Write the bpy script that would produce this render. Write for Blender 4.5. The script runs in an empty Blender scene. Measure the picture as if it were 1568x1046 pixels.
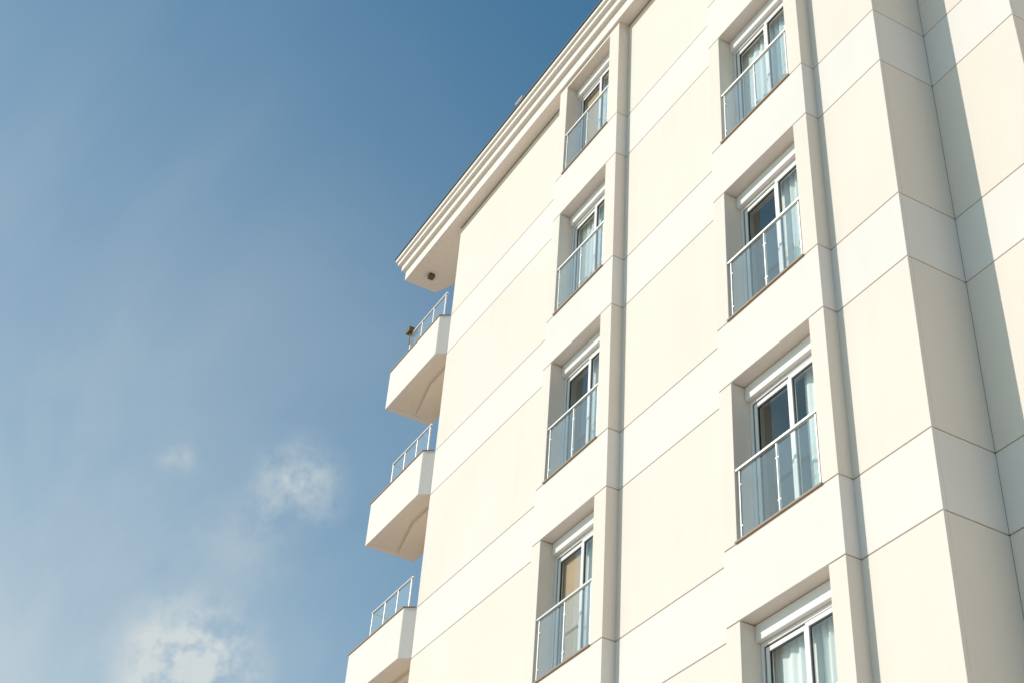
import bpy, bmesh, math, random
from mathutils import Matrix, Vector
random.seed(7)
# ------------------------------------------------------------------ parameters (metres)
ZG=1.7
CAM=dict(f=2250.0,R=[[-0.48479,0.53317,0.6933],[0.0693,-0.76683,0.63807],[0.87187,0.35746,0.33473]],sx=.00963,sy=-.0516)
YF=8.6; YB=8.41; YD=9.39; YE=10.25
XC=-8.303; XA=-19.90; XD=-7.0
LO0=7.201+ZG; HI0=8.103+ZG; P=3.028
ZT=19.39+ZG
COLS=[(-15.506,-14.112,-13.82),(-11.111,-9.683,-9.43)]
BAL=dict(xl=-22.184,xr=-20.03,y=8.426,zb=16.295+ZG,zt=17.181+ZG)
lo=lambda k:LO0+P*k
hi=lambda k:HI0+P*k
G=0.0075
# ------------------------------------------------------------------ materials
def mat(name,col,rough=0.7,var=0.03,scale=1.5,bump=0.0,bscale=60,metal=0.0,streak=0.0,spec=0.3):
    m=bpy.data.materials.new(name);m.use_nodes=True;nt=m.node_tree;b=nt.nodes['Principled BSDF']
    b.inputs['Roughness'].default_value=rough;b.inputs['Metallic'].default_value=metal
    b.inputs['Specular IOR Level'].default_value=spec
    tc=nt.nodes.new('ShaderNodeTexCoord')
    n=nt.nodes.new('ShaderNodeTexNoise');n.inputs['Scale'].default_value=scale;n.inputs['Detail'].default_value=6
    nt.links.new(tc.outputs['Object'],n.inputs['Vector'])
    r=nt.nodes.new('ShaderNodeValToRGB')
    r.color_ramp.elements[0].position=.3;r.color_ramp.elements[1].position=.7
    r.color_ramp.elements[0].color=tuple(c*(1-var) for c in col)+(1,)
    r.color_ramp.elements[1].color=tuple(min(1,c*(1+var)) for c in col)+(1,)
    nt.links.new(n.outputs['Fac'],r.inputs['Fac'])
    out=r.outputs['Color']
    if streak>0:
        mp=nt.nodes.new('ShaderNodeMapping');mp.inputs['Scale'].default_value=(5,5,.35)
        nt.links.new(tc.outputs['Object'],mp.inputs['Vector'])
        n2=nt.nodes.new('ShaderNodeTexNoise');n2.inputs['Scale'].default_value=1;n2.inputs['Detail'].default_value=5
        nt.links.new(mp.outputs[0],n2.inputs['Vector'])
        r2=nt.nodes.new('ShaderNodeValToRGB');r2.color_ramp.elements[0].position=.3;r2.color_ramp.elements[1].position=.65
        r2.color_ramp.elements[0].color=(1-streak,1-streak*1.1,1-streak*1.3,1);r2.color_ramp.elements[1].color=(1,1,1,1)
        nt.links.new(n2.outputs['Fac'],r2.inputs['Fac'])
        mx=nt.nodes.new('ShaderNodeMix');mx.data_type='RGBA';mx.blend_type='MULTIPLY';mx.inputs[0].default_value=1
        nt.links.new(out,mx.inputs[6]);nt.links.new(r2.outputs['Color'],mx.inputs[7]);out=mx.outputs[2]
    nt.links.new(out,b.inputs['Base Color'])
    if bump>0:
        n3=nt.nodes.new('ShaderNodeTexNoise');n3.inputs['Scale'].default_value=bscale;n3.inputs['Detail'].default_value=4
        nt.links.new(tc.outputs['Object'],n3.inputs['Vector'])
        bp=nt.nodes.new('ShaderNodeBump');bp.inputs['Strength'].default_value=bump;bp.inputs['Distance'].default_value=.01
        nt.links.new(n3.outputs['Fac'],bp.inputs['Height']);nt.links.new(bp.outputs[0],b.inputs['Normal'])
    return m
def glassmat(name,tint,base,gain,trans,milk=0):
    m=bpy.data.materials.new(name);m.use_nodes=True;nt=m.node_tree;nt.nodes.clear()
    o=nt.nodes.new('ShaderNodeOutputMaterial');mx=nt.nodes.new('ShaderNodeMixShader')
    t=nt.nodes.new('ShaderNodeBsdfTransparent');t.inputs[0].default_value=trans+(1,)
    tout=t.outputs[0]
    if milk>0:
        df=nt.nodes.new('ShaderNodeBsdfDiffuse');df.inputs[0].default_value=(.8,.81,.79,1)
        m2=nt.nodes.new('ShaderNodeMixShader');m2.inputs[0].default_value=milk
        nt.links.new(tout,m2.inputs[1]);nt.links.new(df.outputs[0],m2.inputs[2]);tout=m2.outputs[0]
    g=nt.nodes.new('ShaderNodeBsdfGlossy');g.inputs['Roughness'].default_value=.01;g.inputs['Color'].default_value=tint+(1,)
    tc=nt.nodes.new('ShaderNodeTexCoord');n=nt.nodes.new('ShaderNodeTexNoise');n.inputs['Scale'].default_value=1.3
    nt.links.new(tc.outputs['Object'],n.inputs['Vector'])
    bp=nt.nodes.new('ShaderNodeBump');bp.inputs['Strength'].default_value=.15;bp.inputs['Distance'].default_value=.02
    nt.links.new(n.outputs['Fac'],bp.inputs['Height']);nt.links.new(bp.outputs[0],g.inputs['Normal'])
    f=nt.nodes.new('ShaderNodeLayerWeight');f.inputs['Blend'].default_value=.5
    pw=nt.nodes.new('ShaderNodeMath');pw.operation='POWER';pw.inputs[1].default_value=3
    nt.links.new(f.outputs['Facing'],pw.inputs[0])
    mu=nt.nodes.new('ShaderNodeMath');mu.operation='MULTIPLY_ADD';mu.inputs[1].default_value=gain;mu.inputs[2].default_value=base;mu.use_clamp=True
    nt.links.new(pw.outputs[0],mu.inputs[0]);nt.links.new(mu.outputs[0],mx.inputs[0])
    nt.links.new(tout,mx.inputs[1]);nt.links.new(g.outputs[0],mx.inputs[2]);nt.links.new(mx.outputs[0],o.inputs[0])
    return m
M_panel=mat('render_cream',(.82,.709,.618),.85,.025,.5,.15,90,streak=.018)
M_band=mat('render_offwhite',(.82,.733,.67),.85,.025,.5,.15,90,streak=.018)
M_core=mat('joint_backing',(.46,.37,.29),.9)
M_soffit=mat('soffit_plaster',(.83,.71,.60),.9,.02,.8,.1)
M_cornice=mat('cornice_paint',(.83,.738,.665),.7,.02,1)
M_frame=mat('white_upvc',(.83,.78,.75),.35,.01,3,spec=.5)
M_gasket_gap=mat('gasket_gap_dark',(.03,.035,.035),.6)
M_brown=mat('coping_metal',(.36,.25,.17),.5,.08,5)
M_dark=mat('roof_flashing',(.05,.06,.07),.5)
M_metal=mat('brushed_steel',(.60,.60,.58),.4,.05,20,metal=.6,spec=.5)
M_room=mat('room_plaster',(.46,.35,.25),.9)
M_blind=mat('roller_blind_fabric',(.56,.38,.24),.9,.05,4)
M_curtain=mat('sheer_curtain',(.88,.86,.82),.9,.03,3)
M_lamp=mat('lamp_bronze',(.14,.10,.05),.5)
M_glass=glassmat('window_glass',(.9,1.0,1.0),.05,.7,(.94,.965,.955))
M_rglass=glassmat('railing_glass',(.95,.99,1.0),.08,.55,(.92,.96,.95),milk=.12)
M_ground=mat('paving_concrete',(.52,.41,.33),.9,.1,.6,.2,20)
# ------------------------------------------------------------------ mesh helpers
class Part:
    def __init__(s,name,m,bevel=0):
        s.name=name;s.m=m;s.bm=bmesh.new();s.bevel=bevel
    def box(s,x0,x1,y0,y1,z0,z1):
        if z1-z0<.003 or x1-x0<.001:return
        v=[s.bm.verts.new((x,y,z)) for z in (z0,z1) for y in (y0,y1) for x in (x0,x1)]
        for q in ((0,2,3,1),(4,5,7,6),(0,1,5,4),(2,6,7,3),(0,4,6,2),(1,3,7,5)):s.bm.faces.new([v[i] for i in q])
    def quad(s,x0,x1,y,z0,z1):
        s.bm.faces.new([s.bm.verts.new(c) for c in ((x0,y,z0),(x1,y,z0),(x1,y,z1),(x0,y,z1))])
    def prism(s,pts,z0,z1):
        b=[s.bm.verts.new((x,y,z0)) for x,y in pts];t=[s.bm.verts.new((x,y,z1)) for x,y in pts];n=len(pts)
        s.bm.faces.new(b[::-1]);s.bm.faces.new(t)
        for i in range(n):s.bm.faces.new([b[i],b[(i+1)%n],t[(i+1)%n],t[i]])
    def finish(s,parent,smooth=False,recalc=True):
        me=bpy.data.meshes.new(s.name)
        if recalc:bmesh.ops.recalc_face_normals(s.bm,faces=s.bm.faces)
        s.bm.to_mesh(me);s.bm.free()
        me.materials.append(s.m);o=bpy.data.objects.new(s.name,me);bpy.context.collection.objects.link(o);o.parent=parent
        if s.bevel:
            md=o.modifiers.new('b','BEVEL');md.width=s.bevel;md.segments=2;md.limit_method='ANGLE'
        return o
bld=bpy.data.objects.new('apartment_building',None);bpy.context.collection.objects.link(bld)
KMIN,KMAX=-3,4
panels=Part('wall_panels',M_panel,.004);bands=Part('band_panels',M_band,.004);core=Part('wall_core',M_core)
room=Part('room_interiors',M_room)
def zranges():
    out=[]
    for k in range(KMIN,4):
        a=hi(k)+G if k>KMIN else 0.0
        b=lo(k+1)-G if k<3 else ZT
        out.append(('p',a,b,k))
        if k<3: out.append(('b',lo(k+1)+G,hi(k+1)-G,k))
    return out
def wall(x0,x1,y0,y1):
    for t,a,b,k in zranges():(panels if t=='p' else bands).box(x0,x1,y0,y1,a,b)
IN=.022
bays=[(x0-.245,x0,x1,xr) for x0,x1,xr in COLS]
segs=[(XA,bays[0][0]+.01),(bays[0][3]-.01,bays[1][0]+.01),(bays[1][3]-.01,XC)]
for a,b in segs: wall(a,b,YF,YF+.05)
wall(XC-.05,XC-.0005,YF+.0502,YD)
wall(XC,XD,YD,YD+.05)
wall(XD-.05,XD-.0005,YD+.0502,YE)
wall(XD,-1.0,YE,YE+.05)
wall(XA+.0005,XA+.05,YF+.0502,9.385)
wall(-21.72,XA,9.39,9.44)
wall(-21.72,-21.67,9.4402,18.0)
for bl,x0,x1,br in bays:
    for t,a,b,k in zranges():
        if t=='p':
            panels.box(bl,x0,YB,YB+.46,a,b);panels.box(x1,br,YB,YB+.46,a,b)
        else:
            bands.box(bl,br,YB,YB+.46,a,b)
    panels.box(x0+.001,x1-.001,YB+.002,YB+.46,0,hi(KMIN)-G)
    panels.box(x0+.001,x1-.001,YB+.002,YB+.46,lo(4),ZT-.002)
xs=[XA+IN]
for bl,x0,x1,br in bays:
    core.box(xs[-1],x0-.001,YF+IN,14.0,0,ZT-.01);xs.append(x1+.001)
    core.box(bl+.012,x0-.03,YB+.012,YF+IN-.001,0,ZT-.01);core.box(x1+.03,br-.012,YB+.012,YF+IN-.001,0,ZT-.01)
    for k in range(KMIN,3):
        core.box(x0-.0295,x1+.0295,YB+.013,YB+.45,lo(k+1)+.02,hi(k+1)-.02)
        room.box(x0-.0005,x1+.0005,YB+.451,13.5,lo(k+1)+.05,hi(k+1)-.03)
    room.box(x0-.0004,x1+.0004,12.0,12.2,0,ZT-.02)
core.box(xs[-1],XC-IN,YF+IN,14.0,0,ZT-.01)
core.box(XC-IN-.001,XD-IN,YD+IN,14.0,0,ZT-.011)
core.box(XD-IN-.001,-1,YE+IN,14.0,0,ZT-.012)
core.box(-21.68,XA+IN-.001,9.42,14.0,0,ZT-.013)
core.box(-21.66,-1,14.001,18,0,ZT-.014)
panels.finish(bld);bands.finish(bld);core.finish(bld);room.finish(bld)
# ------------------------------------------------------------------ windows
hdr=Part('roller_shutter_boxes',M_frame,.006);fr=Part('window_frames',M_frame,.004);gk=Part('window_gaskets_dark_gaps',M_gasket_gap)
gl=Part('window_panes',M_glass);sill=Part('window_sills',M_brown,.003);sillin=Part('sill_slabs',M_band)
rl=Part('juliet_rails',M_metal,.004);rg=Part('juliet_glass',M_rglass);bd=Part('window_blinds',M_blind)
cur=bmesh.new()
def curtain(xa,xb,z0,z1,y,amp=.024,per=.12):
    n=max(6,int((xb-xa)/.012));prev=None;ph=random.random()*6
    for i in range(n+1):
        x=xa+(xb-xa)*i/n;yy=y+amp*math.sin(x/per*6.28+ph+1.6*math.sin(x*7+ph))*(.65+.35*math.sin(x*5+ph))
        a=cur.verts.new((x,yy,z0));b=cur.verts.new((x,yy+.01,z1))
        if prev:cur.faces.new([prev[0],a,b,prev[1]])
        prev=(a,b)
def window(x0,x1,z0,z1,style):
    yw=YB+.25
    hdr.box(x0+.003,x1-.003,YB+.19,YB+.45,z1-.19,z1-.002)
    zt=z1-.192
    sill.box(x0-.012,x1+.012,YB-.025,YB+.05,z0-.006,z0+.018)
    sillin.box(x0+.001,x1-.001,YB+.0505,yw+.1,z0-.02,z0+.012)
    zb=z0+.014;t=.048
    fr.box(x0+.002,x0+t,yw,yw+.08,zb,zt);fr.box(x1-t,x1-.002,yw,yw+.08,zb,zt)
    fr.box(x0+t,x1-t,yw+.001,yw+.08,zt-t,zt-.001);fr.box(x0+t,x1-t,yw+.001,yw+.08,zb+.001,zb+t)
    gk.box(x0+t,x1-t,yw+.02,yw+.05,zt-t-.018,zt-t);gk.box(x0+t,x0+t+.02,yw+.02,yw+.05,zb+t,zt-t-.0185)  # dark strips filling the gap between frame and sash, top and left
    xm=(x0+x1)/2-.01
    for (a,b,yo) in ((x0+t+.02,xm+.028,.012),(xm-.028+.058,x1-t-.003,-.012)):
        s=.052;ys=yw+yo;za=zb+t+.003;zc=zt-t-.018
        fr.box(a,a+s,ys,ys+.055,za,zc);fr.box(b-s,b,ys,ys+.055,za,zc)
        fr.box(a+s,b-s,ys+.001,ys+.055,za,za+s);fr.box(a+s,b-s,ys+.001,ys+.055,zc-s,zc)
        g=.014
        gk.box(a+s,a+s+g,ys+.012,ys+.03,za+s,zc-s);gk.box(b-s-g,b-s,ys+.012,ys+.03,za+s,zc-s)
        gk.box(a+s+g,b-s-g,ys+.012,ys+.03,zc-s-g,zc-s);gk.box(a+s+g,b-s-g,ys+.012,ys+.03,za+s,za+s+g)
        gl.quad(a+s+.002,b-s-.002,ys+.022,za+s+.002,zc-s-.002)
    L,R=style
    yc=yw+.125
    if L=='blind': bd.box(x0+.01,xm-.13,yw+.085,yw+.088,z0+.05,zt)
    if R=='blind': bd.box(xm,x1-.01,yw+.10,yw+.103,z0+.05,zt)
    if L=='cur': curtain(x0+.02,xm-.135,z0+.02,zt,yc)
    if L=='curhalf': curtain(x0+.02,x0+.26,z0+.02,zt,yc)
    if R=='cur': curtain(xm-.13,x1-.02,z0+.02,zt,yc)
    if R=='curhalf': curtain(xm+.12,x1-.02,z0+.02,zt,yc)
    yr=YB+.03;zr=z0+.92
    rl.box(x0+.001,x1-.001,yr-.02,yr+.02,zr-.016,zr+.016)
    for xp in (x0+.05,(x0+x1)/2,x1-.05):
        rl.box(xp-.010,xp+.010,yr-.006,yr+.02,z0+.019,zr-.0165)
    for a,b in ((x0+.066,(x0+x1)/2-.016),((x0+x1)/2+.016,x1-.066)):
        rg.quad(a,b,yr+.004,z0+.06,zr-.045)
        for zz in (z0+.2,zr-.2):
            rl.box(a-.012,a+.014,yr-.002,yr+.012,zz-.012,zz+.012);rl.box(b-.014,b+.012,yr-.002,yr+.012,zz-.012,zz+.012)
styles={0:{3:('blind','cur'),2:('cur','cur'),1:('none','cur'),0:('blind','cur')},
        1:{3:('cur','cur'),2:('cur','cur'),1:('none','cur'),0:('none','curhalf'),-1:('cur','cur')}}
for ci,(x0,x1,xr) in enumerate(COLS):
    for k in range(KMIN,4):
        window(x0,x1,hi(k),lo(k+1),styles[ci].get(k,random.choice([('cur','cur'),('none','cur'),('blind','none')])))
for p in (hdr,fr,gk,sill,sillin,rl,bd):p.finish(bld)
for p in (gl,rg):p.finish(bld,recalc=False)
me=bpy.data.meshes.new('curtains');cur.to_mesh(me);cur.free();me.materials.append(M_curtain)
for p in me.polygons:p.use_smooth=True
o=bpy.data.objects.new('curtains',me);bpy.context.collection.objects.link(o);o.parent=bld
# ------------------------------------------------------------------ cornice
prof=[(0,0),(0,.24),(.014,.252),(.075,.256),(.075,.40),(.089,.412),(.145,.417),(.145,.50),(.157,.512),(.187,.516),(.187,.60)]
path=[(-21.3,9.40),(-21.97,9.07),(-21.97,YF-.235),(XC+.235,YF-.235),(XC+.235,YD-.235),(XD+.235,YD-.235),(XD+.235,YE-.235),(-.7,YE-.235),(-.7,18.2),(-21.9,18.2),(-21.9,9.7)]
def sweep(part,path,prof,z0):
    n=len(path);rings=[]
    for i,(x,y) in enumerate(path):
        def nrm(a,b):
            d=Vector((b[0]-a[0],b[1]-a[1])).normalized();return Vector((d.y,-d.x))
        n1=nrm(path[i-1],path[i]);n2=nrm(path[i],path[(i+1)%n])
        m=(n1+n2);m=m/(1+n1.dot(n2))
        if m.length>1.6:m=m.normalized()*1.6
        rings.append([part.bm.verts.new((x+m.x*o,y+m.y*o,z0+h)) for o,h in prof])
    for i in range(n):
        a=rings[i];b=rings[(i+1)%n]
        for j in range(len(prof)-1):part.bm.faces.new([a[j],b[j],b[j+1],a[j+1]])
    part.bm.faces.new([r[-1] for r in rings]);part.bm.faces.new([r[0] for r in rings][::-1])
cn=Part('roof_cornice',M_cornice);sweep(cn,path,prof,ZT);cn.finish(bld)
fl=Part('roof_flashing',M_dark);sweep(fl,path,[(.18,.6005),(.21,.6005),(.21,.635),(.18,.637)],ZT);fl.finish(bld)
brown_strip=Part('soffit_brown_strip',M_brown)  # thin brown strip along the wall top, just under the soffit
for a,b in segs: brown_strip.box(a+.002,b-.012,YF-.012,YF-.001,ZT-.022,ZT-.002)
brown_strip.finish(bld)
dl=Part('soffit_downlight',M_lamp,.01);dl.box(-21.56,-21.44,8.69,8.81,ZT-.1,ZT-.001);dl.finish(bld)
vn=Part('roof_vent',M_cornice,.01);vn.box(-17.07,-16.87,8.22,8.42,ZT+.61,ZT+.78);vn.box(-17.11,-16.83,8.18,8.46,ZT+.781,ZT+.81);vn.finish(bld)
an=Part('roof_antenna',M_dark);an.box(-20.2,-20.19,8.3,8.31,ZT+.61,ZT+.95);an.box(-20.3,-20.09,8.3,8.308,ZT+.86,ZT+.868);an.finish(bld)
# ------------------------------------------------------------------ balconies
par=Part('balcony_parapets',M_band,.006);bs=Part('balcony_soffits',M_soffit);cp=Part('balcony_copings',M_brown)
br=Part('balcony_rails',M_metal,.004);bg=Part('balcony_glass',M_rglass)
xl,xr,yb,zb0,zt0=BAL['xl'],BAL['xr'],BAL['y'],BAL['zb'],BAL['zt']
yk=9.385
outer=[(xl,yk),(xl,yb),(xr,yb),(XA-.003,YF-.001)]
T=.14
inner=[(xl+T,yk),(xl+T,yb+T),(xr-.06,yb+T),(XA-.12,YF+.06)]
for k in range(0,6):
    z0=zb0-P*k;z1=zt0-P*k
    if z0<.3:break
    for i in range(3):
        a,b=outer[i],outer[i+1];c,d=inner[i+1],inner[i]
        par.prism([a,b,c,d],z0,z1)
    g=.018
    co_=[(xl-g,yk),(xl-g,yb-g),(xr+.006,yb-g),(XA-.003,YF-.02)]
    for i in range(3): cp.prism([co_[i],co_[i+1],inner[i+1],inner[i]],z1+.001,z1+.02)
    bs.prism([(xl+T,yk-.001),(xl+T,yb+T),(xr-.05,yb+T),(XA-.10,YF+.04),(XA-.002,YF+.05),(XA-.002,yk-.001)],z0+.012,z0+.25)
    bs.prism([(xl+.08,yk-.002),(xl+.25,9.0),(-20.9,8.78),(XA-.01,8.78),(XA-.01,yk-.002)],z0-.05,z0+.0115)
    yr=yb+.075;zr=z1+.55;xs0=xl+.66
    br.box(xs0-.02,xr+.08,yr-.018,yr+.018,zr-.014,zr+.014)
    br.box(xs0-.018,xs0+.018,yr+.019,9.3,zr-.0135,zr+.0135)
    for i in range(4):
        xp=xs0+(xr+.02-xs0)*i/3
        br.box(xp-.013,xp+.013,yr-.01,yr+.014,z1+.0205,zr-.0145)
    for i in range(3):
        a=xs0+(xr+.02-xs0)*i/3+.025;b=xs0+(xr+.02-xs0)*(i+1)/3-.025
        bg.quad(a,b,yr+.002,z1+.05,zr-.04)
for p in (par,bs,cp,br):p.finish(bld)
bg.finish(bld,recalc=False)
fd=Part('balcony_floodlight',M_lamp,.008)
zr=zt0+.55
fd.box(xl+.60,xl+.74,yb-.02,yb+.10,zr+.02,zr+.14);fd.box(xl+.66,xl+.69,yb+.03,yb+.055,zr-.25,zr+.025);fd.box(xl+.54,xl+.62,yb-.01,yb+.08,zr+.05,zr+.17)
fd.finish(bld)
# ------------------------------------------------------------------ ground
g=Part('ground',M_ground);v=[g.bm.verts.new(c) for c in ((-600,-600,-.004),(600,-600,-.004),(600,600,-.004),(-600,600,-.004))];g.bm.faces.new(v);g.finish(None,recalc=False)
# ------------------------------------------------------------------ light
az=math.radians(27.5);el=math.radians(30)
sd=Vector((-math.sin(az)*math.cos(el),-math.cos(az)*math.cos(el),math.sin(el)))
L=bpy.data.lights.new('sun','SUN');L.energy=3.35;L.angle=math.radians(.5);L.color=(1,.94,.865)
lo_=bpy.data.objects.new('sun',L);bpy.context.collection.objects.link(lo_);lo_.rotation_euler=sd.to_track_quat('Z','Y').to_euler();lo_.location=(0,0,40)
w=bpy.data.worlds.new('World');bpy.context.scene.world=w;w.use_nodes=True;nt=w.node_tree;bgn=nt.nodes['Background']
sky=nt.nodes.new('ShaderNodeTexSky');sky.sky_type='NISHITA';sky.sun_disc=False;sky.sun_elevation=el;sky.sun_rotation=math.atan2(sd.x,sd.y)
sky.air_density=1.0;sky.dust_density=.6;sky.ozone_density=1.0
bgn.inputs['Strength'].default_value=.12
N=nt.nodes.new;Lk=nt.links.new
tc=N('ShaderNodeTexCoord')
def blob(d,r0,r1):
    vm=N('ShaderNodeVectorMath');vm.operation='DISTANCE';vm.inputs[1].default_value=d;Lk(tc.outputs['Generated'],vm.inputs[0])
    mr=N('ShaderNodeMapRange');mr.interpolation_type='SMOOTHSTEP';mr.inputs['From Min'].default_value=r1;mr.inputs['From Max'].default_value=r0
    Lk(vm.outputs['Value'],mr.inputs['Value']);return mr.outputs[0]
def math2(op,a,b):
    m=N('ShaderNodeMath');m.operation=op
    for i,x in enumerate((a,b)):
        if isinstance(x,(int,float)):m.inputs[i].default_value=x
        else:Lk(x,m.inputs[i])
    return m.outputs[0]
def noise(sc,det,a,b,dist=0,mapscale=(1,1,1),loc=(0,0,0)):
    mp=N('ShaderNodeMapping');mp.inputs['Scale'].default_value=mapscale;mp.inputs['Location'].default_value=loc;Lk(tc.outputs['Generated'],mp.inputs['Vector'])
    n=N('ShaderNodeTexNoise');n.inputs['Scale'].default_value=sc;n.inputs['Detail'].default_value=det;n.inputs['Roughness'].default_value=.58;n.inputs['Distortion'].default_value=dist;Lk(mp.outputs[0],n.inputs['Vector'])
    mr=N('ShaderNodeMapRange');mr.interpolation_type='SMOOTHSTEP';mr.inputs['From Min'].default_value=a;mr.inputs['From Max'].default_value=b;Lk(n.outputs['Fac'],mr.inputs['Value']);return mr.outputs[0]
puff=noise(32,9,.34,.66,.15,(1,1,1),(3.3,1.7,.4));wisp=noise(2.8,6,.32,.72,.5,(1,1,.7))
m1=math2('MULTIPLY',blob((-.885,.228,.402),.0,.066),puff);m1=math2('MULTIPLY',m1,1.1)
m2=math2('MULTIPLY',blob((-.8175,.2564,.5155),.0,.045),puff);m2=math2('MULTIPLY',m2,.6)
m3=math2('MULTIPLY',blob((-.8363,.1769,.5189),.0,.020),puff);m3=math2('MULTIPLY',m3,.35)
m4=math2('MULTIPLY',blob((-.845,.235,.475),.0,.05),puff);m4=math2('MULTIPLY',m4,.2)
hz=blob((-.97,-.08,.26),.0,.80);hz=math2('MULTIPLY',hz,math2('ADD',math2('MULTIPLY',wisp,.5),.55))
tot=math2('ADD',math2('ADD',m1,m4),math2('ADD',m2,math2('ADD',m3,math2('MULTIPLY',hz,.95))))
cl=N('ShaderNodeClamp');Lk(tot,cl.inputs[0])
gr=N('ShaderNodeMix');gr.data_type='RGBA';gr.blend_type='MULTIPLY';gr.inputs[0].default_value=1;Lk(sky.outputs[0],gr.inputs[6]);gr.inputs[7].default_value=(.64,1.14,1.17,1)
mx=N('ShaderNodeMix');mx.data_type='RGBA';Lk(cl.outputs[0],mx.inputs[0]);Lk(gr.outputs[2],mx.inputs[6]);mx.inputs[7].default_value=(5.2,5.7,5.8,1)
Lk(mx.outputs[2],bgn.inputs['Color'])
# ------------------------------------------------------------------ camera
R=CAM['R'];right=(-R[0][0],R[2][0],R[1][0]);up=(R[0][1],-R[2][1],-R[1][1]);back=(R[0][2],-R[2][2],-R[1][2])
c=bpy.data.cameras.new('camera');c.lens=CAM['f']/1568*36;c.shift_x=CAM['sx'];c.shift_y=CAM['sy'];c.clip_end=3000
co=bpy.data.objects.new('camera',c);bpy.context.collection.objects.link(co)
co.matrix_world=Matrix(((right[0],up[0],back[0],0),(right[1],up[1],back[1],0),(right[2],up[2],back[2],ZG),(0,0,0,1)))
bpy.context.scene.camera=co
s=bpy.context.scene;s.view_settings.view_transform='Standard';s.view_settings.look='None';s.view_settings.exposure=0
